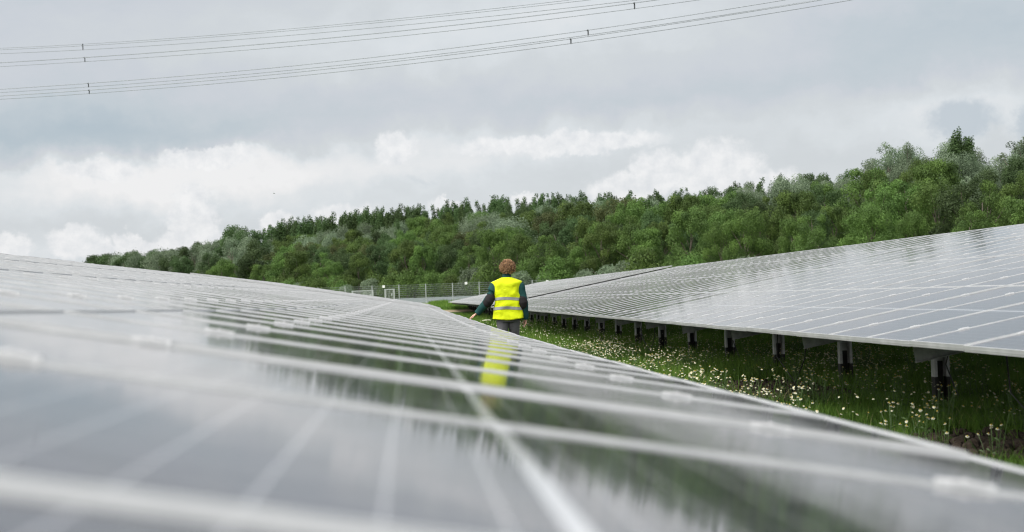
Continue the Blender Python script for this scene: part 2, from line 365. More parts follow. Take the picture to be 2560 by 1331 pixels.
def solar_table(side, xe, tab, y0, ncol, label, dh=0.0, ylim=None, nclamp=100, jit=.0016):
    """side +1: rises to the right, -1: rises to the left"""
    root = empty('solar_table', (xe+side*4.0, y0+ncol/2, 0))
    tag(root, label, 'solar table', 'long tables of solar panels')
    off = Matrix.Translation(-root.location)
    S = Vector((side*CT, 0, ST)); eh = lambda y: CAM.z - smoothh(tab, y) + dh + (.010 if side < 0 else 0)
    cells = []
    for j in range(ncol):
        ya = y0+j; yb = ya+1.0; ha, hb = eh(ya), eh(yb)
        Yrow = Vector((0, 1.0, hb-ha)).normalized()
        cj = random.gauss(0, jit*.6); ph = random.gauss(0, .0012)
        for k in range(4):
            base = Vector((xe, (ya+yb)/2, (ha+hb)/2)) + S*(k*(PLN+GAPS)+PLN/2)
            Xl = Yrow*(-side); Yl = (S - Xl*S.dot(Xl)).normalized(); Zl = Xl.cross(Yl)
            Rm = Matrix((Xl, Yl, Zl)).transposed()
            Rm = Rm @ Matrix.Rotation(random.gauss(0, jit*.5)+cj*.3, 3, 'Y') @ Matrix.Rotation(cj+random.gauss(0, jit*.4), 3, 'X')
            Mx = Rm.to_4x4(); Mx.translation = base + Zl*(ph+random.gauss(0, .0006))
            cells.append((Mx, ya, k))
    nearest = sorted(cells, key=lambda c: (max(.3, c[1]) if c[1] > -.6 else 500) + c[2]*.3)
    solo, rest = nearest[:100], nearest[100:]
    placed = []
    for i, (Mx, ya, k) in enumerate(solo):
        p = link('solar_panel', frame_me, root); p.matrix_local = off @ Mx
        g = link('glass', glass_me, p)
        placed.append((p, i))
    for p, i in placed[:nclamp//2]:
        for sy in (-1, 1):
            c = link('clamp', clamp_me, p); c.location = (side*(PWD/2+.0045)*-1, sy*.30*PLN, 0.0)
    def merged(src, lst, extra, name, mats):
        vs0 = [v.co.copy() for v in src.vertices]; mb = MB()
        for (Mx, ya, k) in lst:
            for e in extra:
                mb.add([off @ Mx @ (v+Vector(e)) for v in vs0], [tuple(p.vertices) for p in src.polygons], 0)
                if src is glass_me: mb.m[-1] = 1
        return mb.build(name, mats, root)
    if rest:
        tag(merged(frame_me, rest, [(0, 0, 0)], 'solar_panel', alu), kind='stuff')
        # glass of the remaining panels keeps its own cell pattern through one object per panel
        gp = root.children[-1] if False else None
        for (Mx, ya, k) in rest: pass
        stuff_p = [o for o in col.objects if o.parent == root and o.get('kind') == 'stuff'][0]
        for (Mx, ya, k) in rest:
            g = link('glass', glass_me, stuff_p); g.matrix_local = off @ Mx
    restc = [c for (c, i) in [(solo[i], i) for i in range(nclamp//2, len(solo))]] + rest
    tag(merged(clamp_me, restc, [(-side*(PWD/2+.0045), s_*.30*PLN, 0) for s_ in (-1, 1)], 'clamp', clampm), kind='stuff')
    # substructure
    ylo, yhi = y0+.1, y0+ncol-.1
    for k, xx in enumerate((.45, 1.55, 2.47, 3.57, 4.49, 5.59, 6.51, 7.61)):
        m = MB(); ysn = [ylo+(yhi-ylo)*i/12 for i in range(13)]
        for a, b2 in zip(ysn, ysn[1:]):
            pa = Vector((xe, a, eh(a)-FH-.035)) + S*xx; pb = Vector((xe, b2, eh(b2)-FH-.035)) + S*xx
            m.beam(pa, pb, .05, .06)
        m.v = [tuple(off @ Vector(v)) for v in m.v]; m.build('purlin', galv, root)
    yy = 13.86 + 3.1*math.ceil((y0+.4-13.86)/3.1); post_n = 0
    while yy < y0+ncol-.2:
        h = eh(yy)-FH-.07
        m = MB(); a = Vector((xe, yy, h-.07)) + S*.28; b2 = Vector((xe, yy, h-.07)) + S*7.75
        m.beam(a+Vector((0, .025, 0)), b2+Vector((0, .025, 0)), .006, .12, up=(side*-ST, 0, CT))
        for dz in (-.057, .057): m.beam(a+Vector((0, -.002, dz)), b2+Vector((0, -.002, dz)), .05, .006, up=(side*-ST, 0, CT))
        m.v = [tuple(off @ Vector(v)) for v in m.v]; m.build('rafter', galv, root)
        for xx in (1.65, 6.4):
            top = Vector((xe, yy+.06, h-.02)) + S*xx; gz = ground(top.x, yy)
            m = MB(); ww = .12; zc = (top.z+gz+.3)/2; hh = top.z-gz-.3
            m.box((top.x-ww/2, top.y, zc), (.028, .10, hh)); m.box((top.x+ww/2, top.y, zc), (.028, .10, hh)); m.box((top.x, top.y+.05, zc), (ww-.030, .008, hh))
            m.v = [tuple(off @ Vector(v)) for v in m.v]; o = m.build('post', postsm, root)
            m = MB(); zc = gz+.3/2-.1; m.box((top.x-ww/2, top.y, zc), (.030, .103, .5)); m.box((top.x+ww/2, top.y, zc), (.030, .103, .5)); m.box((top.x, top.y+.05, zc), (ww-.038, .011, .8))
            m.v = [tuple(off @ Vector(v)) for v in m.v]; m.build('coated_foot', tar, o)
            if xx < 2:
                m = MB(); q = [Vector((top.x+side*.05, top.y-.08, top.z)), Vector((top.x+side*.09, top.y-.12, top.z-.25)), Vector((top.x+side*.02, top.y-.10, top.z-.55)), Vector((top.x+side*.12, top.y-.11, top.z-.85)), Vector((top.x+side*.10, top.y-.1, gz+.02))]
                if random.random() < .75:
                    m.tube(q, .008, 5); m.v = [tuple(off @ Vector(v)) for v in m.v]; m.build('cable', cablem, root, True)
        if random.random() < .3 and yy+1.6 < y0+ncol:
            a = Vector((xe, yy+1.0, eh(yy)-.1))+S*.6; m = MB()
            m.tube([a, a+Vector((.03, .25, -.35)), a+Vector((.0, .55, -.62)), a+Vector((-.1, .9, -.35)), a+Vector((0, 1.2, .0))], .006, 5)
            m.v = [tuple(off @ Vector(v)) for v in m.v]; m.build('cable', cablem, root, True)
        yy += 3.1; post_n += 1
    return root
solar_table(-1, 1.093, LH, -1.17, 32, 'nearest solar table filling the foreground, the one the worker rests a hand on')
solar_table(-1, 1.093, LH, 30.95, 16, 'left-hand solar table directly beyond the foreground one, its surface seen almost edge-on', dh=-.012)
solar_table(-1, 1.093, LH, 47.2, 30, 'left-hand solar table whose raised upper corner breaks the ridge line in front of the wood', dh=.03)
solar_table(-1, 1.093, LH, 77.5, 26, 'last and farthest solar table on the left, ending before the mesh fence gates', dh=-.01)
solar_table(1, 3.5, RH, 5.09, 26, 'nearest solar table on the right of the grass aisle, standing on steel posts among daisies')
solar_table(1, 3.5, RH, 31.2, 30, 'right-hand solar table behind the nearest one, with rows of bright clamps running up its slope', dh=.002)
solar_table(1, 3.5, RH, 62.3, 30, 'right-hand solar table just past the dark diagonal gap beside the worker', dh=.07)
solar_table(1, 3.5, RH, 93.0, 31, 'last and farthest solar table on the right, its pointed corner showing left of the worker', dh=.06)

# ------------------------------------------------------------------ fence, signs, gates
FY = 145.0; fz = ground(0, FY)
fence = empty('mesh_fence', (0, FY, fz)); tag(fence, 'grey wire mesh security fence on thin posts in front of the wood', 'fence')
wirem = mat('fence_wire', (.25, .28, .28), .5, .2)
postm = mat('fence_post', (.42, .45, .46), .5, .3)
signm = mat('sign_white', (.82, .83, .84), .5)
fm = lambda x: -5.95+2.63*x
for k in range(-22, 17):
    x = fm(k); m = MB(); m.box((x, 0, .9), (.09, .06, 1.95)); m.box((x, 0, 1.89), (.11, .08, .03)); m.build('post', postm, fence)
    wv = MB()
    for i in range(10): wv.box((x+1.315, -.035, .05+i*.198), (2.6, .012, .022))
    for i in range(1, 26): wv.box((x+i*.1, -.03, .93), (.006, .006, 1.78))
    wv.build('mesh_panel', wirem, fence)
for px, py in ((959, 717), (1165, 708.5), (1368, 704), (1229, 716)):
    p = at_y(px, py, FY-.1); m = MB(); m.box((0, 0, 0), (.25, .012, .25)); m.box((0, .03, 0), (.06, .05, .06))
    m.build('sign', signm, fence, loc=(p.x, -.1, p.z-fz))
def gate(x0, x1, top, y, label, nbar, bw=.035):
    g0 = ground((x0+x1)/2, y); r = empty('metal_gate', ((x0+x1)/2, y, g0)); tag(r, label, 'gate'); w_ = x1-x0
    m = MB()
    for sx in (-1, 1): m.box((sx*w_/2, 0, top/2), (.14, .1, top))
    m.box((0, 0, top-.05), (w_-.14, .08, .09)); m.box((0, 0, .15), (w_-.14, .08, .08)); m.build('frame', postm, r)
    m = MB()
    for i in range(nbar): m.box((-w_/2+w_*(i+1)/(nbar+1), 0, top/2+.05), (bw, .04, top-.3))
    m.build('bars', postm, r)
    m = MB(); m.box((w_/2-.22, -.08, 1.0), (.12, .05, .2)); m.build('lock_box', postm, r)
a, b_ = at_y(881, 735, 143), at_y(932, 735, 143)
gate(a.x, b_.x, 1.5, 143, 'wide light grey barred gate behind the end of the left solar row', 16)
a, b_ = at_y(963, 735, 143), at_y(985, 735, 143)
gate(a.x, b_.x, 1.55, 143, 'narrow light grey pedestrian gate to the right of the wide gate', 5, .03)

# ------------------------------------------------------------------ power lines
wm = mat('conductor', (.26, .29, .32), .5, .2); spm = mat('spacer_metal', (.03, .035, .04), .6)
def power_line(label, pts, offs, spacers, D0, D1, rad=.025):
    """pts: sight points along the top wire; the line runs in one vertical plane from far left to near right"""
    A = CAM + ray(-150, pts[0][1])*D0; B = CAM + ray(2300, 0)*D1
    A.z = B.z = 0; dirv = (B-A).normalized(); nrm = Vector((dirv.y, -dirv.x, 0))
    def hit(px, py):
        d = ray(px, py); t = (A-Vector((CAM.x, CAM.y, 0))).dot(nrm)/Vector((d.x, d.y, 0)).dot(nrm); return CAM+d*t
    P = [hit(*p) for p in pts]; s = np.array([(p-A).dot(dirv) for p in P]); z = np.array([p.z for p in P]); cf = np.polyfit(s, z, 3)
    s0, s1 = s.min()-60, s.max()+45
    root = empty('power_line', tuple(A+dirv*((s0+s1)/2)+Vector((0, 0, np.polyval(cf, (s0+s1)/2)))))
    tag(root, label, 'power line', 'overhead conductor bundles crossing the sky'); off = -root.location
    for (oh, oz) in offs:
        m = MB(); q = []
        for i in range(61):
            si = s0+(s1-s0)*i/60; q.append(A+dirv*si+nrm*oh+Vector((0, 0, np.polyval(cf, si)+oz))+off)
        m.tube(q, rad, 5, up=(0, 0, 1)); m.build('wire', wm, root)
    for px in spacers:
        py = np.interp(px, [p[0] for p in pts], [p[1] for p in pts]); h = hit(px, py); si = (h-A).dot(dirv)
        c = A+dirv*si+Vector((0, 0, np.polyval(cf, si)))+off; m = MB()
        pl = [c+nrm*oh+Vector((0, 0, oz)) for oh, oz in offs]
        m.beam(pl[0], pl[-1], .07, .07, up=dirv); m.beam(pl[0], pl[1], .035, .035, up=dirv)
        for p in pl: m.ball(p, .05)
        m.build('spacer', spm, root)
power_line('topmost overhead cable bundle, with three clearly separated wires at the left', [(0, 121), (207, 111), (700, 74), (1000, 47), (1280, 17), (1400, 3)],
           [(0, 0), (.12, -.20), (.0, -.62)], [207], 190, 105)
power_line('second overhead cable bundle from the top, one wire hanging below a thick pair', [(0, 157), (212, 144), (700, 106), (1000, 78), (1280, 46), (1587, 7), (1640, 0)],
           [(0, 0), (.10, -.05), (.0, -.45)], [212, 1586], 185, 103)
power_line('third overhead cable bundle from the top, just above the lowest one', [(0, 223), (221, 209), (700, 167), (1000, 136), (1280, 102), (1470, 75), (1960, 0)],
           [(0, 0), (.09, -.04), (.0, -.38)], [221, 1470], 180, 100)
power_line('lowest overhead cable bundle crossing the sky', [(0, 240), (223, 226), (700, 184), (1000, 152), (1280, 118), (1427, 97), (2050, 0)],
           [(0, 0), (.09, -.04), (.0, -.36)], [223, 1427], 176, 98)

# bird
bm_ = MB(); birdm = mat('bird_grey', (.38, .40, .43), .7)
bm_.tube([(-.22, 0, 0), (-.1, 0, .0), (.05, 0, 0), (.18, 0, .02), (.24, 0, .02)], [(.01, .01), (.05, .05), (.06, .06), (.035, .035), (.008, .008)], 8)
for sgn in (-1, 1):
    bm_.add([(-.08, 0, .02), (.08, 0, .02), (.0, sgn*.3, .16), (-.06, sgn*.3, .15)], [(0, 1, 2, 3)]); bm_.add([(.0, sgn*.3, .16), (-.06, sgn*.3, .15), (-.22, sgn*.62, .08)], [(0, 1, 2)])
bd = bm_.build('bird', birdm); p = CAM + ray(685, 484)*150; bd.location = p; bd.rotation_euler = (R(30), R(15), R(35)); bd.scale = (.55, .55, .55)
tag(bd, 'tiny grey bird flying in front of the pale clouds', 'bird')

# ------------------------------------------------------------------ trees
def leafmat(name, dark, light, tr=.35):
    def f(n, b):
        t = n.new('ShaderNodeAttribute', attribute_name='tint').outputs['Fac']
        ri = n.new('ShaderNodeObjectInfo').outputs['Random']
        v = n.math('ADD', n.math('MULTIPLY', t, .75), n.math('MULTIPLY', ri, .25))
        c = n.ramp(v, [(0, dark), (.55, tuple((a+b2)/2 for a, b2 in zip(dark, light))), (1, light)])
        hs = n.new('ShaderNodeHueSaturation', ins={'Hue': n.math('ADD', .485, n.math('MULTIPLY', ri, .03)), 'Saturation': .95, 'Value': n.math('ADD', .85, n.math('MULTIPLY', ri, .3)), 'Color': c})
        n.l.new(hs.outputs[0], b.inputs['Base Color'])
        tb = n.new('ShaderNodeBsdfTranslucent', ins={0: hs.outputs[0]})
        ms = n.new('ShaderNodeMixShader', ins={0: tr, 1: b.outputs[0], 2: tb.outputs[0]})
        n.l.new(ms.outputs[0], n.n['Material Output'].inputs[0])
    return mat(name, rough=.65, spec=.25, build=f)
leaf_green = leafmat('leaf_green', (.042, .082, .022), (.165, .280, .055))
leaf_dark = leafmat('leaf_dark_green', (.032, .064, .024), (.110, .185, .060))
leaf_poplar = leafmat('leaf_poplar', (.038, .080, .028), (.125, .215, .065))
leaf_grey = leafmat('leaf_grey_green', (.085, .130, .075), (.27, .35, .22))
leaf_rust = leafmat('leaf_rusty', (.050, .072, .025), (.160, .200, .070))
barkm = mat('bark', (.10, .085, .065), .9, build=genvar((.06, .05, .04), (.16, .14, .11), 5))
def crown_mesh(kind, m, seed):
    r = np.random.default_rng(seed); clumps = []
    if kind == 'bushy':
        for i in range(44):
            th = r.uniform(0, 2*math.pi); zz = r.uniform(0, 1); rr = 2.9*math.sqrt(max(.05, 1-((zz-.38)/.66)**2))*r.uniform(.5, 1.08)
            clumps.append((rr*math.cos(th), rr*math.sin(th), 1.6+zz*6.9, r.uniform(.6, 1.2)*(1.12-.35*zz)))
        leaf, per = .20, 520
    elif kind == 'willow':
        for i in range(34):
            th = r.uniform(0, 2*math.pi); zz = r.uniform(0, 1)**.8; rr = 3.3*math.sqrt(max(.05, 1-((zz-.4)/.66)**2))*r.uniform(.3, .95)
            clumps.append((rr*math.cos(th), rr*math.sin(th), 1.5+zz*6.6, r.uniform(1.0, 1.6)))
        leaf, per = .20, 340
    elif kind == 'poplar':
        for s in range(8):
            th = r.uniform(0, 2*math.pi); rr = r.uniform(.2, 1.7) if s else 0; hgt = r.uniform(6.8, 9.6) if s else 9.9
            for k in range(17):
                t = k/16; clumps.append((rr*math.cos(th)+r.normal(0, .14), rr*math.sin(th)+r.normal(0, .14), 2.2+(hgt-2.2)*t+r.normal(0, .15), (.92-.58*t**1.4)*r.uniform(.85, 1.2)))
        leaf, per = .24, 260
    elif kind == 'loose':
        for i in range(26):
            th = r.uniform(0, 2*math.pi); zz = r.uniform(0, 1); rr = 2.5*(1-.55*zz)*r.uniform(.4, 1)
            clumps.append((rr*math.cos(th), rr*math.sin(th), 2.4+zz*7.2, r.uniform(.55, 1.0)*(1.1-.4*zz)))
        leaf, per = .21, 220
    else:  # shrub
        for i in range(22):
            th = r.uniform(0, 2*math.pi); zz = r.uniform(0, 1); rr = 1.9*math.sqrt(max(.05, 1-zz*zz))*r.uniform(.3, 1)
            clumps.append((rr*math.cos(th), rr*math.sin(th), .4+zz*2.8, r.uniform(.55, .95)))
        leaf, per = .22, 200
    Vs, Ts = [], []
    for cx, cy, cz, cr in clumps:
        n_ = int(per*(cr/1.0)**1.3); d = r.normal(size=(n_, 3)); d[:, 2] = d[:, 2]*.85+.25; d /= np.linalg.norm(d, axis=1)[:, None]
        rad = cr*(1-r.uniform(0, 1, n_)**2.2*.55)*(1+.18*np.sin(d[:, 0]*7+cx)*np.sin(d[:, 1]*6+cy*2)); 
        stray = r.random(n_) < .06; rad[stray] *= r.uniform(1.05, 1.3, stray.sum())
        c = np.array([cx, cy, cz])+d*rad[:, None]*(np.array([1, 1, 1.7]) if kind == 'poplar' else 1.0)
        nr = d+r.normal(size=(n_, 3))*.55; nr /= np.linalg.norm(nr, axis=1)[:, None]
        a = np.cross(nr, r.normal(size=(n_, 3))); a /= np.linalg.norm(a, axis=1)[:, None]; b = np.cross(nr, a)
        s = leaf*r.uniform(.6, 1.25, n_)[:, None]
        q = np.stack([c-a*s*.5, c+b*s*.30-nr*s*.08, c+a*s*.5, c-b*s*.30-nr*s*.08], 1)
        Vs.append(q.reshape(-1, 3)); tt = np.clip(r.normal(.46, .19)+r.normal(0, .09, n_), 0, 1); Ts.append(np.repeat(tt, 4))
    Va = np.concatenate(Vs); Fa = np.arange(len(Va)).reshape(-1, 4)
    return np_mesh('crown', Va, Fa, m, attr=np.concatenate(Ts)), clumps
def trunk_mesh(clumps, h, seed, r0=.19):
    rr = random.Random(seed); mb = MB(); pts = [(rr.uniform(-.1, .1)*i, rr.uniform(-.1, .1)*i, -.3+h*i/6) for i in range(7)]
    mb.tube(pts, [r0*(1-.75*i/6) for i in range(7)], 7)
    for c in rr.sample(clumps, min(9, len(clumps))):
        z0 = max(.6, min(h*.8, c[2]*.55)); p0 = Vector((0, 0, z0)); p1 = Vector(c[:3]); mid = p0.lerp(p1, .5)+Vector((0, 0, .3))
        mb.tube([p0, mid, p1], [r0*.45, r0*.3, r0*.1], 5)
    return mb.mesh('trunk', barkm, True)
PROTO = {}
for key, kind, lm, cnt in (('green', 'bushy', leaf_green, 4), ('deep', 'bushy', leaf_dark, 2), ('willow', 'willow', leaf_grey, 3), ('poplar', 'poplar', leaf_poplar, 3),
                           ('loose', 'loose', leaf_grey, 2), ('rust', 'bushy', leaf_rust, 1), ('shrub', 'shrub', leaf_green, 2), ('greyshrub', 'shrub', leaf_grey, 1)):
    PROTO[key] = []
    for i in range(cnt):
        cm_, cl = crown_mesh(kind, lm, 100+len(PROTO)*10+i)
        PROTO[key].append((cm_, trunk_mesh(cl, 3.0 if 'shrub' in key else 7.5, i, .06 if 'shrub' in key else .19)))
TLAB = {'green': ('broadleaf_tree', 'fresh green bushy tree in the body of the wooded bank', 'tree', 'fresh green trees on the bank'),
        'deep': ('broadleaf_tree', 'deep green rounded tree in the shaded body of the wooded bank', 'tree', 'deep green trees on the bank'),
        'willow': ('willow_tree', 'pale grey-green willow with soft rounded crown partway up the bank', 'tree', 'grey-green willows on the bank'),
        'poplar': ('poplar_tree', 'dark pointed poplar standing along the skyline of the bank', 'tree', 'dark poplars along the skyline'),
        'loose': ('willow_tree', 'open feathery grey-green tree rising on the skyline at the right', 'tree', 'feathery skyline trees at the right'),
        'rust': ('broadleaf_tree', 'bushy tree with brownish olive foliage among the green ones on the bank', 'tree', 'brownish olive trees on the bank'),
        'shrub': ('shrub', 'low green shrub at the foot of the wooded bank behind the fence', 'shrub', 'low green shrubs at the foot of the bank'),
        'greyshrub': ('shrub', 'low grey-green shrub at the foot of the wooded bank', 'shrub', 'low grey-green shrubs at the foot of the bank')}
def plant_tree(key, x, y, top=None, sc=None, label=None, wide=1.0, group=True):
    cm_, tm = random.choice(PROTO[key]); nm, lb, cat, gp = TLAB[key]; z = ground(x, y)
    zext = HCACHE.setdefault(cm_.name, 0) or float(np.percentile([v.co.z for v in cm_.vertices], 99.7)); HCACHE[cm_.name] = zext
    s = sc if sc else max(.5, (top-z)/zext)
    root = empty(nm, (x, y, z-.1), random.uniform(0, 6.28))
    if not label:
        cu = sky_top(x, y)[1]; hd = hill_d(x, y)
        where = next(w_ for lim, w_ in ((560, 'near the low left end of the wood'), (900, 'above the long left solar row'), (1180, 'above the fence gates'), (1350, 'right behind the worker'),
                 (1650, 'just right of the worker'), (1950, 'above the middle of the right solar row'), (2250, 'left of the tall right-hand trees'), (9999, 'close to the right edge')) if cu < lim)
        lvl = '' if 'shrub' in key else ', low on the bank' if hd < 16 else ', halfway up' if hd < 40 else ', high up' if hd < 60 else ', on the skyline'
        lb = SHORT[key]+lvl+' '+where; gp = gp+' '+where+lvl
    tag(root, label or lb, cat, gp if group else None)
    t = link('trunk', tm, root); c = link('crown', cm_, root); hs = s*wide
    t.scale = c.scale = (hs, hs, s)
    return root
HCACHE = {}
SHORT = {'green': 'fresh green bushy tree', 'deep': 'deep green rounded tree', 'willow': 'pale grey-green willow', 'poplar': 'dark pointed poplar', 'loose': 'feathery grey-green tree',
         'rust': 'brownish olive tree', 'shrub': 'low green shrub', 'greyshrub': 'low grey-green shrub'}
SKYL = [(150, 655), (220, 634), (290, 634), (340, 628), (400, 615), (450, 622), (500, 605), (560, 598), (575, 566), (620, 565), (640, 572), (700, 556), (780, 545), (860, 538), (900, 528), (1000, 520),
        (1100, 512), (1200, 500), (1300, 492), (1400, 488), (1500, 482), (1600, 478), (1700, 474), (1780, 470), (1850, 455), (1950, 428), (2050, 428), (2120, 424),
        (2180, 400), (2205, 360), (2260, 362), (2320, 392), (2350, 380), (2385, 336), (2430, 370), (2470, 405), (2520, 360), (2600, 345), (2800, 330)]
def sky_top(x, y):
    """height of the skyline above a ground point"""
    d = Vector((x, y, 0))-Vector((CAM.x, CAM.y, 0)); best = None
    cu = d.dot(R0)/d.dot(Vector((math.sin(yaw), math.cos(yaw), 0)))*FPX+PW/2
    for _ in range(3):
        py = np.interp(cu, [p[0] for p in SKYL], [p[1] for p in SKYL])
        rr = ray(cu, py); a1 = math.atan2(rr.x, rr.y); a0 = math.atan2(x, y); cu += (a0-a1)*FPX
    rr = ray(cu, py); return CAM.z + rr.z/math.hypot(rr.x, rr.y)*d.length, cu
ntree = 0
def on_bank(s_, d_): return (HP1[0]+HU[0]*s_+HN[0]*d_, HP1[1]+HU[1]*s_+HN[1]*d_)
rt = random.Random(21)
rows = [(1.5, 4.6, ('shrub', 'shrub', 'greyshrub')), (6, 5.0, ('green', 'shrub', 'green')), (12, 5.2, ('green', 'green', 'deep')), (19, 5.4, ('green', 'deep', 'green')),
        (27, 5.6, ('green', 'deep', 'green', 'green', 'deep', 'green', 'rust')), (35, 5.8, ('green', 'deep', 'green', 'deep', 'willow')), (44, 6.2, ('willow', 'willow', 'green')), (54, 6.4, ('willow', 'poplar', 'willow'))]
for d0, sp, kinds in rows:
    s_ = -30.0
    while s_ < 345:
        s_ += sp*rt.uniform(.75, 1.2)*(1.0 if s_ > 60 else 1.25); x, y = on_bank(s_, d0+rt.uniform(-2, 2))
        if y < 40: continue
        st, cu = sky_top(x, y)
        if cu < 215 or cu > 2680: continue
        key = rt.choice(kinds)
        if cu < 560: key = rt.choice(('deep', 'willow', 'poplar', 'loose')) if d0 > 10 else key
        g0 = ground(x, y); frac = (0.30+.70*(d0/54.0)**.8)
        if 'shrub' in key: plant_tree(key, x, y, sc=rt.uniform(.8, 1.25)); ntree += 1; continue
        hgt = rt.uniform(8.0, 11.0); top = min(g0+hgt, g0+(st-g0)*(rt.uniform(.80, .92) if d0 > 40 else rt.uniform(.84, .96))) if d0 > 25 else g0+rt.uniform(6.5, 9.5)
        top = min(top, st-.3)
        if top-g0 < 2.5: continue
        plant_tree(key, x, y, top=top, wide=rt.uniform(.75, 1.0)); ntree += 1
# skyline row
s_ = -30.0
while s_ < 345:
    x, y = on_bank(s_, 63+rt.uniform(-2, 3)); st, cu = sky_top(x, y)
    s_ += (3.2 if cu > 560 else 6.0)*rt.uniform(.8, 1.25)
    if cu < 205 or cu > 2640: continue
    if cu < 560: key = rt.choice(('deep', 'loose', 'willow'))
    elif cu < 1780: key = 'poplar'
    elif cu < 2150: key = rt.choice(('poplar', 'deep', 'loose', 'deep'))
    else: key = rt.choice(('loose', 'loose', 'willow'))
    plant_tree(key, x, y, top=st+rt.uniform(-.9, .15), wide=rt.uniform(.85, 1.1) if cu > 560 else 1.05); ntree += 1
for d0 in (12, 24, 34):
    s_ = -60.0
    while s_ < 190:
        s_ += rt.uniform(3.6, 6.2); x, y = on_bank(s_, d0+rt.uniform(-3, 3)); st, cu = sky_top(x, y)
        if cu < 205 or cu > 640: continue
        g0 = ground(x, y); top = st-rt.uniform(0, 1.2) if d0 == 12 and cu < 420 or d0 > 12 and cu >= 420 else g0+(st-g0)*rt.uniform(.72, .9)
        plant_tree(rt.choice(('deep', 'willow', 'deep', 'loose')), x, y, top=top, wide=rt.uniform(.75, 1.0)); ntree += 1
# the tall trees and the big rounded willow that stand out
for px, py, dd, key, lab, wd in ((2215, 357, 52, 'loose', 'tall airy grey-green tree, left of the two that top the right-hand skyline', .8),
                                 (2262, 356, 56, 'loose', 'slim airy tree close beside the tall skyline tree at the right', .6),
                                 (2388, 332, 50, 'poplar', 'tallest pointed tree on the skyline at the right, with its trunk showing', .9),
                                 (2545, 344, 40, 'loose', 'large grey-green tree cut off by the right edge of the picture', 1.2),
                                 (1262, 545, 17, 'willow', 'large rounded grey-green willow standing out in the wood above the worker', 1.25)):
    r_ = ray(px, py); t = 100.0
    for _ in range(4000):
        q = CAM+r_*t
        if hill_d(q.x, q.y) > dd: break
        t += .2
    plant_tree(key, q.x, q.y, top=q.z, wide=wd, label=lab, group=False); ntree += 1
print('TREES', ntree)

# ------------------------------------------------------------------ grass
def veg_nodes(n, b):
    t = n.new('ShaderNodeAttribute', attribute_name='tint').outputs['Fac']
    c = n.ramp(t, [(0, (.050, .100, .016)), (.5, (.105, .215, .028)), (.85, (.20, .32, .05)), (1, (.30, .28, .12))])
    n.l.new(c, b.inputs['Base Color'])
    tb = n.new('ShaderNodeBsdfTranslucent', ins={0: c}); ms = n.new('ShaderNodeMixShader', ins={0: .3, 1: b.outputs[0], 2: tb.outputs[0]})
    n.l.new(ms.outputs[0], n.n['Material Output'].inputs[0])
grassm = mat('grass_blade', rough=.6, spec=.3, build=veg_nodes)
def bare(x, y):
    n_ = np.sin(x*5.1+y*2.3)*.18+np.sin(x*11+1.7*y)*.1
    a = ((x-4.2)/.75)**2+((y-17.0)/1.9)**2+n_; b = ((x-4.3)/.6)**2+((y-10.4)/1.1)**2+n_
    return (a < 1) | (b < 1)
def scatter(y0, y1, n_, xr):
    y = rng.uniform(y0, y1, n_); x0 = np.maximum(xr[0], .015*y); x1 = np.minimum(xr[1], .43*y+1.2); x = x0+(x1-x0)*rng.random(n_); return x, y
def gz_np(x, y):
    g = np.interp(y, [70, 100, 120, 145], [0, .12, .30, .85]); 
    return g
def blades(name, sets, hmul=1.0):
    Vs, Ts = [], []
    for (y0, y1, n_, xr, hh, wd) in sets:
        x, y = scatter(y0, y1, n_, xr); keep = ~bare(x, y) | (rng.random(n_) < .05); x, y = x[keep], y[keep]; k = len(x)
        pat = .5+.5*np.sin(x*1.9+np.sin(y*.9)*2)*np.sin(y*1.3+np.sin(x*1.4)*1.5)
        h = hh*(.45+.75*pat)*rng.uniform(.5, 1.3, k)*hmul; a = rng.uniform(0, 6.28, k); w_ = wd*rng.uniform(.6, 1.3, k)
        lean = rng.normal(0, .28, (k, 2))*h[:, None]; dx, dy = np.cos(a)*w_, np.sin(a)*w_; z0 = gz_np(x, y)-.03
        p0 = np.stack([x-dx, y-dy, z0], 1); p1 = np.stack([x+dx, y+dy, z0], 1)
        mx_ = x+lean[:, 0]*.35; my = y+lean[:, 1]*.35; zm = z0+h*.55
        p2 = np.stack([mx_+dx*.7, my+dy*.7, zm], 1); p3 = np.stack([mx_-dx*.7, my-dy*.7, zm], 1)
        p4 = np.stack([x+lean[:, 0]+dx*.08, y+lean[:, 1], z0+h], 1); p5 = np.stack([x+lean[:, 0]-dx*.08, y+lean[:, 1], z0+h], 1)
        Vs.append(np.stack([p0, p1, p2, p3, p4, p5], 1).reshape(-1, 3))
        t = np.clip(.25+.35*pat+rng.normal(0, .16, k), 0, .88); t[rng.random(k) < .02] = 1
        Ts.append(np.repeat(t, 6))
    Va = np.concatenate(Vs); nb = len(Va)//6; base = (np.arange(nb)*6)[:, None]
    Fa = np.concatenate([base+np.array([[0, 1, 2, 3]]), base+np.array([[3, 2, 4, 5]])])
    return link(name, np_mesh(name, Va, Fa, grassm, attr=np.concatenate(Ts)))
g = blades('grass', [(7.5, 14, 60000, (1.2, 8.0), .20, .0035), (14, 24, 85000, (1.2, 10), .22, .005), (24, 42, 80000, (1.2, 12), .24, .008), (42, 80, 60000, (1.2, 13), .28, .014), (80, 104, 20000, (1.2, 14), .12, .02), (121, 146, 30000, (-14, 16), .28, .022)])
tag(g, 'green meadow grass covering the aisle between the solar rows', 'grass', kind='stuff')

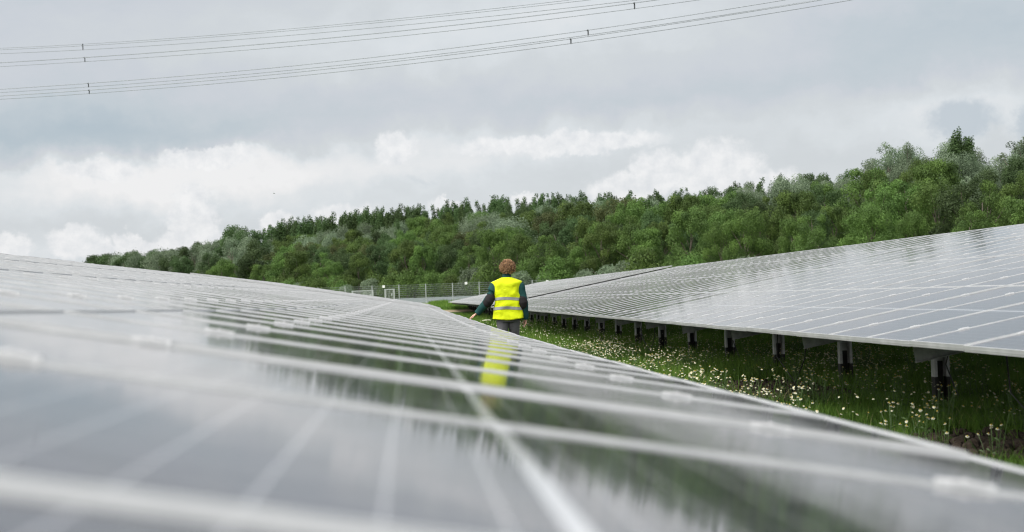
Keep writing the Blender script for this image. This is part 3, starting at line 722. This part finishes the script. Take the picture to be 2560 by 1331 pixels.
# soil clods
mb = MB(); rs = random.Random(5)
for i in range(900):
    cx, cy, rx, ry = rs.choice(((4.2, 17.0, .75, 1.9), (4.2, 17.0, .75, 1.9), (4.3, 10.4, .6, 1.1))); a = rs.uniform(0, 6.28); q = math.sqrt(rs.random())*1.05
    r_ = rs.uniform(.012, .05)*(1.4-.5*q); mb.ball((cx+rx*q*math.cos(a), cy+ry*q*math.sin(a), r_*.4+.02), (r_*rs.uniform(.8, 1.3), r_*rs.uniform(.8, 1.3), r_*rs.uniform(.6, 1)), 5, 4)
soilm = mat('soil_clod', (.05, .036, .026), .95, build=genvar((.025, .018, .012), (.075, .055, .040), 25, bump=.8))
tag(mb.build('soil_clods', soilm), 'dark brown crumbled soil lying bare in the grass aisle', 'soil', kind='stuff')

# ------------------------------------------------------------------ daisies
petalm = mat('petal_white', (.52, .53, .41), .7); discm = mat('disc_yellow', (.62, .42, .03), .7)
stemm = mat('stem_green', (.05, .10, .02), .6)
def head_geo(c, n_, r, seg=9):
    """daisy head: drooping ring of petals + domed disc; returns petal verts/faces and disc verts/faces"""
    c = Vector(c); n_ = Vector(n_).normalized(); a = n_.orthogonal().normalized(); b = n_.cross(a); pv, pf = [], []
    for k in range(seg):
        t0 = 2*math.pi*k/seg; dt = math.pi/seg*.85; d = lambda t: a*math.cos(t)+b*math.sin(t)
        i = len(pv); pv += [c+d(t0-dt*.5)*r*.3, c+d(t0+dt*.5)*r*.3, c+d(t0+dt)*r*.95-n_*r*.18, c+d(t0-dt)*r*.95-n_*r*.18]; pf.append((i, i+1, i+2, i+3))
    return pv, pf, c, n_
def one_flower(seed):
    rr = random.Random(seed); P, D = MB(), MB(); r = rr.uniform(.0105, .0145)
    pv, pf, c, nn = head_geo((0, 0, 0), (rr.gauss(0, .35), rr.gauss(0, .3)-.15, 1), r); P.add(pv, pf)
    D.ball((0, 0, .003), (r*.36, r*.36, r*.3), 6, 4)
    return P.mesh('flower', petalm), D.mesh('flower_disc', discm, True)
FL = [one_flower(i) for i in range(8)]
def plant_proto(seed, nh):
    rr = random.Random(seed); S = MB(); heads = []
    for i in range(nh):
        x, y = rr.gauss(0, .09), rr.gauss(0, .09); z = rr.uniform(.20, .40); heads.append((x, y, z))
        S.tube([(x*.3, y*.3, -.03), (x*.7, y*.7, z*.6), (x, y, z-.003)], .0022, 4)
        for k in range(3):
            q = rr.uniform(.1, .8); bx, by, bz = x*(.3+.7*q), y*(.3+.7*q), z*q; aa = rr.uniform(0, 6.28)
            S.add([(bx, by, bz), (bx+.03*math.cos(aa), by+.03*math.sin(aa), bz+.02), (bx+.045*math.cos(aa+.2), by+.045*math.sin(aa+.2), bz+.015)], [(0, 1, 2)])
    return S.mesh('stems', stemm), heads
DP = [plant_proto(i, 4+i) for i in range(7)]
def flower_density(x, y):
    a = .5+.5*np.sin(x*1.4+np.sin(y*.55)*1.6+1.0)*np.sin(y*.8+np.sin(x*.9)*1.2)
    band = np.exp(-((x-(3.9+.03*(y-12)))/2.2)**2)*np.clip(1.35-y/75, .25, 1)
    c = np.sin(x*3.1+np.sin(y*1.7)*2.2)*np.sin(y*2.3+np.sin(x*2.1)*1.8)
    return (.13+.87*a**2)*np.clip(.35+1.1*c, .04, 1.3)*band*1.25*(1+.5*((y > 17) & (y < 30)))
spots = []
while len(spots) < 200:
    y = 9.5+18*random.random()**1.2; x = random.uniform(1.5, .42*y+.3)
    if bare(np.array([x]), np.array([y]))[0] or random.random() > flower_density(x, y)*1.3: continue
    spots.append((x, y))
for i in range(9): spots.append((4.05+random.gauss(0, .16), 14.6+random.gauss(0, .2)))
spots.sort(key=lambda p: p[1])
for x, y in spots:
    r_ = empty('daisy_plant', (x, y, ground(x, y)), random.uniform(-.5, .5)); u = y < 16
    pn = min(6, max(0, round((y-13.86)/3.1))); post_word = ('first', 'second', 'third', 'fourth', 'fifth', 'sixth', 'seventh')[pn]
    side_word = 'under the right solar table' if x > 4.3 else 'in the open aisle'
    tag(r_, 'white daisies %s, by the %s post from the right' % (side_word, post_word), 'flowers', 'daisy plants %s by the %s post' % (side_word, post_word))
    sm_, heads = random.choice(DP); link('stems', sm_, r_)
    for h in heads:
        fm_, dm_ = random.choice(FL); o = link('flower', fm_, r_); o.location = h; link('flower_disc', dm_, o)
# the uncountable rest of the flowers: small discs of petals
n_ = 50000; y = 10+50*rng.random(n_)**1.1; x = 1.3+(np.minimum(.43*y+.5, 12)-1.3)*rng.random(n_)
keep = (rng.random(n_) < flower_density(x, y)) & ~bare(x, y); x, y = x[keep], y[keep]; k = len(x); z = rng.uniform(.16, .42, k)
r_ = rng.uniform(.0075, .012, k)*np.clip(y/28, 1, 1.7); tx, ty = rng.normal(0, .35, k), rng.normal(-.2, .35, k); ang = rng.uniform(0, 6.28, k)
Vs = []
for j in range(7):
    t = ang+2*math.pi*j/7; rr = r_*(1.0 if True else 0); ca, sa = np.cos(t)*rr, np.sin(t)*rr; Vs.append(np.stack([x+ca, y+sa, z-tx*ca-ty*sa-r_*.15], 1))
Va = np.stack(Vs, 1).reshape(-1, 3); Fa = np.arange(len(Va)).reshape(-1, 7)
dfl = link('daisy_flowers', np_mesh('daisy_flowers', Va, Fa, petalm)); tag(dfl, 'scattered small white daisy heads beyond counting in the meadow between the solar rows', 'flowers', kind='stuff')
Vs = []
for j in range(5):
    t = ang+2*math.pi*j/5; ca, sa = np.cos(t)*r_*.36, np.sin(t)*r_*.36; Vs.append(np.stack([x+ca, y+sa, z-tx*ca-ty*sa+.004], 1))
Va = np.stack(Vs, 1).reshape(-1, 3); o = link('flower_discs', np_mesh('flower_discs', Va, np.arange(len(Va)).reshape(-1, 5), discm), dfl); tag(o, kind='stuff')
# tall umbel weeds behind the worker
umb = MB(); um2 = MB()
for i in range(60):
    a = random.uniform(0, 6.28); q = random.random()**.5*.12; um2.ball((q*math.cos(a), q*math.sin(a), .62+.03*math.cos(q*10)), .012, 5, 4)
for i in range(10):
    a = random.uniform(0, 6.28); umb.tube([(0, 0, -.05), (0, 0, .45), (.1*math.cos(a), .1*math.sin(a), .61)], [.006, .005, .002], 4)
px_ = at_y(1217, 800, 38); r_ = empty('white_umbel', (px_.x, 38, 0)); tag(r_, 'tall pale umbel flower in the grass between the worker and the left table', 'flower')
umb.build('stems', stemm, r_); um2.build('flower_head', mat('umbel_cream', (.55, .58, .40), .7), r_)

# ------------------------------------------------------------------ person
PX, PY = 1.715, 25.0
skinm = mat('skin', (.72, .42, .32), .5); skinm.node_tree.nodes['Principled BSDF'].inputs['Subsurface Weight'].default_value = .08
def fabric(name, c, rough=.85, bump=.25, sc=9):
    def f(n, b):
        co = objco(n); t = n.noise(co, sc, 4, .55, .6).outputs[0]; ft = n.noise(co, 160, 2, .5).outputs[0]
        n.l.new(n.mix(t, tuple(v*.82 for v in c), tuple(min(1, v*1.12) for v in c)), b.inputs['Base Color'])
        bp = n.new('ShaderNodeBump', ins={'Strength': bump, 'Distance': .02, 'Height': t}); b2 = n.new('ShaderNodeBump', ins={'Strength': .2, 'Distance': .001, 'Height': ft, 'Normal': bp.outputs[0]})
        n.l.new(b2.outputs[0], b.inputs['Normal'])
    return mat(name, c, rough, 0, .3, f)
jackm = fabric('jacket_teal', (.012, .062, .060)); patchm = fabric('patch_black', (.018, .016, .018)); trousm = fabric('trouser_grey', (.15, .15, .165), .85, .8, 16)
vestm = fabric('vest_yellow', (.72, .84, .004), .7, 1.0, 9); bandm = fabric('reflective_grey', (.30, .31, .31), .35, .1); hairm = mat('hair_brown', (.25, .11, .05), .55, build=genvar((.10, .052, .026), (.60, .36, .18), 70))
shoem = mat('boot_black', (.02, .018, .016), .6)
def remeshed(mb, name, m, parent, vox, smooth=2):
    me = mb.mesh(name+'_src', m); o = bpy.data.objects.new(name, me); col.objects.link(o)
    r1 = o.modifiers.new('r', 'REMESH'); r1.mode = 'VOXEL'; r1.voxel_size = vox; r1.use_smooth_shade = True
    if smooth: s1 = o.modifiers.new('s', 'SMOOTH'); s1.factor = .5; s1.iterations = smooth
    dg = bpy.context.evaluated_depsgraph_get(); nm = bpy.data.meshes.new_from_object(o.evaluated_get(dg)); nm.name = name
    o.modifiers.clear(); o.data = nm
    if parent: o.parent = parent
    return o
def ell(cx, cy, z, rx, ry, n=28, p=2.3, dz=None):
    out = []
    for k in range(n):
        t = 2*math.pi*k/n; c, s = math.cos(t), math.sin(t)
        x_ = rx*math.copysign(abs(c)**(2/p), c); y_ = ry*math.copysign(abs(s)**(2/p), s)
        out.append(Vector((cx+x_, cy+y_, z+(dz(x_, y_) if dz else 0))))
    return out
# joints relative to the feet centre (x right, y forward/away, z up)
shL, elL, wrL = Vector((-.195, 0, 1.435)), Vector((-.335, -.04, 1.165)), Vector((-.525, .05, .962))
shR, elR, wrR = Vector((.205, 0, 1.425)), Vector((.268, -.05, 1.12)), Vector((.298, .02, .845))
hipL, knL, anL = Vector((-.095, 0, .90)), Vector((-.10, .03, .48)), Vector((-.11, -.05, .07))
hipR, knR, anR = Vector((.095, 0, .90)), Vector((.11, .14, .50)), Vector((.10, .22, .08))
root = empty('person', (PX, PY, ground(PX, PY))); tag(root, 'curly-haired worker seen from behind in a yellow high-visibility vest, left hand on the panels', 'person')
B = MB()
B.rings([ell(0, 0, z, rx, ry) for z, rx, ry in ((.84, .12, .10), (.92, .165, .11), (1.05, .145, .10), (1.2, .155, .105), (1.36, .18, .11), (1.44, .16, .095), (1.49, .08, .07))])
B.tube([(0, 0, 1.44), (0, .005, 1.52), (.005, .01, 1.60)], [.062, .056, .056], 14)
HC = Vector((.015, .015, 1.70)); B.ball(HC, (.076, .094, .105), 20, 14); B.ball(HC+Vector((0, .035, -.05)), (.055, .06, .065), 16, 10)
B.tube([HC+Vector((0, .085, .005)), HC+Vector((0, .118, -.03))], [.008, .016], 8)           # nose
for sx in (-1, 1): B.ball(HC+Vector((sx*.079, .0, -.012)), (.010, .020, .032), 8, 8)           # ears
B.ball(HC+Vector((0, .092, -.062)), (.024, .012, .009), 8, 6)                                  # lips
for sx in (-1, 1): B.ball(HC+Vector((sx*.032, .082, .006)), (.014, .012, .010), 8, 6)           # eyes
for sh_, el_, wr_ in ((shL, elL, wrL), (shR, elR, wrR)):
    B.tube([sh_, sh_.lerp(el_, .5), el_, el_.lerp(wr_, .5), wr_], [.052, .046, .037, .036, .026], 12); B.ball(sh_, .058, 12, 8); B.ball(el_, .038, 10, 8)
for hp, kn, an in ((hipL, knL, anL), (hipR, knR, anR)):
    B.tube([hp, hp.lerp(kn, .4), kn, kn.lerp(an, .35), an], [.088, .078, .055, .054, .036], 14); B.ball(kn, .056, 10, 8)
    B.tube([an+Vector((0, -.04, -.03)), an+Vector((0, .07, -.045)), an+Vector((0, .15, -.055))], [(.036, .03), (.042, .026), (.036, .016)], 10)
def hand(wr, fwd, palmn, side, curl, spread=.10, reach=None):
    fwd = fwd.normalized(); palmn = (palmn-fwd*palmn.dot(fwd)).normalized(); X = fwd.cross(palmn)*side      # X points towards the thumb side
    c0 = wr+fwd*.01; c1 = wr+fwd*.085
    B.tube([wr-fwd*.015, wr+fwd*.03, c1], [(.026, .018), (.036, .016), (.041, .0135)], 12, up=palmn)
    for i, (L, off) in enumerate(((.072, .030), (.080, .0105), (.074, -.0095), (.058, -.029))):
        p = c1+X*off-fwd*(.004*abs(i-1)+.008); d = (fwd+X*spread*(1.5-i)*.6).normalized(); pts = [p]; ang_ = curl[i]; segs = (.45, .31, .24)
        for si, sg in enumerate(segs):
            d = (d*math.cos(ang_[si])+palmn*math.sin(ang_[si])).normalized(); pn = palmn; pts.append(pts[-1]+d*L*sg)
        B.tube(pts, [.0095, .0088, .0080, .0062], 8)
        for q in pts[:1]+pts[-1:]: B.ball(q, .0068 if q is pts[-1] else .0095, 8, 6)
    p = wr+fwd*.025+X*.028; d = (fwd*.75+X*.75+palmn*.35).normalized(); q = p+d*.035; d2 = (fwd*.95+X*.25+palmn*.45).normalized(); q2 = q+d2*.027; q3 = q2+d2*.022
    B.tube([p-d*.01, q, q2, q3], [.0135, .0115, .0098, .0075], 8); B.ball(q3, .0078, 8, 6)
# left hand reaching down-left on to the panel; fingertips touch the glass
hand(wrL, Vector((-.80, .12, -.42)), Vector((-.30, 0, -.95)), 1, [(.25, .35, .25), (.1, .3, .25), (.15, .35, .25), (.25, .4, .3)], .14)
hand(wrR, Vector((.02, .10, -1)), Vector((-.95, -.15, 0)), 1, [(.25, .35, .25), (.30, .45, .3), (.35, .5, .35), (.4, .55, .4)], .06)
body = remeshed(B, 'body', skinm, root, .0045, 2)
# trousers
Tm = MB(); Tm.rings([ell(0, 0, z, rx, ry) for z, rx, ry in ((.80, .165, .125), (.88, .19, .135), (.96, .185, .125), (1.03, .17, .115))])
for hp, kn, an in ((hipL, knL, anL), (hipR, knR, anR)):
    Tm.tube([hp+Vector((0, 0, .02)), hp.lerp(kn, .3), hp.lerp(kn, .7), kn, kn.lerp(an, .4), kn.lerp(an, .75), an+Vector((0, 0, .0))], [.105, .103, .088, .080, .076, .070, .068], 18)
Tm.ball((-.075, -.07, .885), (.09, .07, .095), 14, 10); Tm.ball((.075, -.07, .885), (.09, .07, .095), 14, 10)
remeshed(Tm, 'trousers', trousm, root, .008, 3)
for an in (anL, anR):
    S_ = MB(); S_.tube([an+Vector((0, -.06, -.045)), an+Vector((0, -.01, -.03)), an+Vector((0, .09, -.045)), an+Vector((0, .19, -.055))], [(.038, .035), (.046, .05), (.052, .034), (.044, .022)], 12); S_.tube([an+Vector((0, -.01, -.02)), an+Vector((0, -.01, .09))], [.052, .056], 12)
    remeshed(S_, 'boot', shoem, root, .008, 1)
# jacket
J = MB()
J.rings([ell(0, 0, z, rx, ry) for z, rx, ry in ((.845, .205, .145), (.90, .205, .145), (1.05, .195, .135), (1.2, .20, .135), (1.36, .215, .135), (1.43, .195, .12), (1.49, .12, .09), (1.54, .075, .075))])
def wob(p, i, s): return p+Vector((math.sin(i*2.1+s), math.cos(i*1.7+s*2), 0))*.004
for s_i, (sh_, el_, wr_) in enumerate(((shL, elL, wrL), (shR, elR, wrR))):
    pts = [wob(sh_.lerp(el_, t), i, s_i) for i, t in enumerate((0, .2, .4, .6, .8, 1))]+[wob(el_.lerp(wr_, t), i, s_i+1) for i, t in enumerate((.2, .4, .6, .8, 1.0))]
    J.tube(pts, [.094, .094, .089, .083, .080, .079, .074, .070, .064, .060, .056], 18); J.ball(sh_, .086, 14, 10); J.ball(el_, .080, 14, 10)
jk = remeshed(J, 'jacket', jackm, root, .008, 3)
C_ = MB(); C_.rings([ell(.004, .004, z, r, r*.98, 24, 2) for z, r in ((1.50, .086), (1.56, .075), (1.625, .070), (1.626, .062), (1.56, .066))], cap=False); C_.build('collar', jackm, jk, True)
for el_, ox in ((elL, .012), (elR, -.014)):
    E = MB(); sh_, wr_ = (shL, wrL) if el_ is elL else (shR, wrR)
    pts = [el_.lerp(sh_, .46), el_.lerp(sh_, .22), el_, el_.lerp(wr_, .22), el_.lerp(wr_, .44)]
    pts = [p+Vector((ox, -.016, 0)) for p in pts]; E.tube(pts, [.045, .083, .085, .076, .040], 18); E.ball(pts[0], .03, 10, 8); E.ball(pts[-1], .028, 10, 8)
    remeshed(E, 'elbow_patch', patchm, jk, .007, 3)
# vest
VP = [(.835, .262, .172), (.90, .258, .168), (1.00, .245, .162), (1.10, .232, .158), (1.20, .222, .155), (1.30, .222, .155), (1.38, .242, .155), (1.44, .262, .150), (1.478, .268, .138)]
def vr(z): return (np.interp(z, [v[0] for v in VP], [v[1] for v in VP]), np.interp(z, [v[0] for v in VP], [v[2] for v in VP]))
def fold(x_, y_, z):
    return .007*math.sin(x_*22+z*9)+.006*math.sin(x_*9-z*21)+.022*noise.noise(Vector((x_*11, y_*9, z*9)))
def vest_ring(z, extra=0.0, n=64, dzf=None):
    rx, ry = vr(z); r = ell(0, 0, z, rx+extra, ry+extra, n, 2.7, dzf)
    return [Vector((p.x*(1+fold(p.x, p.y, p.z)*2.2), p.y+(-max(fold(p.x, p.y, p.z), -.007) if p.y < 0 else fold(p.x, p.y, p.z)), p.z)) for p in r]
Vm = MB(); zs = list(np.linspace(.835, 1.478, 30)); rings = [vest_ring(z, 0, dzf=(lambda x_, y_: -.012*math.cos(x_*12)+.01) if z < .86 else None) for z in zs]
for z, rx, ry in ((1.495, .250, .128), (1.520, .185, .11), (1.548, .115, .098), (1.562, .088, .088)): rings.append(ell(0, 0, z, rx, ry, 64, 2.4))
Vm.rings(rings, cap=False)
vest = Vm.build('high_visibility_vest', vestm, root, True)
sm_ = vest.modifiers.new('thickness', 'SOLIDIFY'); sm_.thickness = .004; sm_.offset = -1
for zc in (1.205, 1.045):
    b2 = MB(); b2.rings([vest_ring(zc+d, .006, dzf=lambda x_, y_: .012*math.cos((x_+.07)*9)-.012) for d in (-.024, -.012, 0, .012, .024)], cap=False); o = b2.build('reflective_band', bandm, vest, True)
# hair
Hm = MB(); rh = random.Random(3); Hm.ball(HC+Vector((0, -.012, .025)), (.098, .108, .100), 18, 12)
for i in range(900):
    a = rh.uniform(0, 6.28); z_ = rh.uniform(-.75, 1); q = math.sqrt(1-z_*z_); d = Vector((q*math.cos(a), q*math.sin(a), z_))
    if d.y > .45 and d.z < .35: continue
    if d.z < -.45 and d.y > -.1: continue
    c = HC+Vector((.003, -.012, .025))+Vector((d.x*.104, d.y*.112, d.z*.112)); rr = rh.uniform(.006, .014); c = c+d*rh.uniform(-.006, .026)+Vector((.008 if d.x > 0 else 0, 0, 0))
    t1 = d.orthogonal().normalized(); t2 = d.cross(t1); pts = []; t0 = rh.uniform(0, 6.28)
    for k in range(7):
        aa = t0+k*1.1; pts.append(c+(t1*math.cos(aa)+t2*math.sin(aa))*rr+d*(k*.0035-.004))
    Hm.tube(pts, [.003, .0042, .0048, .0048, .0042, .003, .002], 5)
Hm.build('hair', hairm, root, True)

print('OBJECTS', len(col.objects))
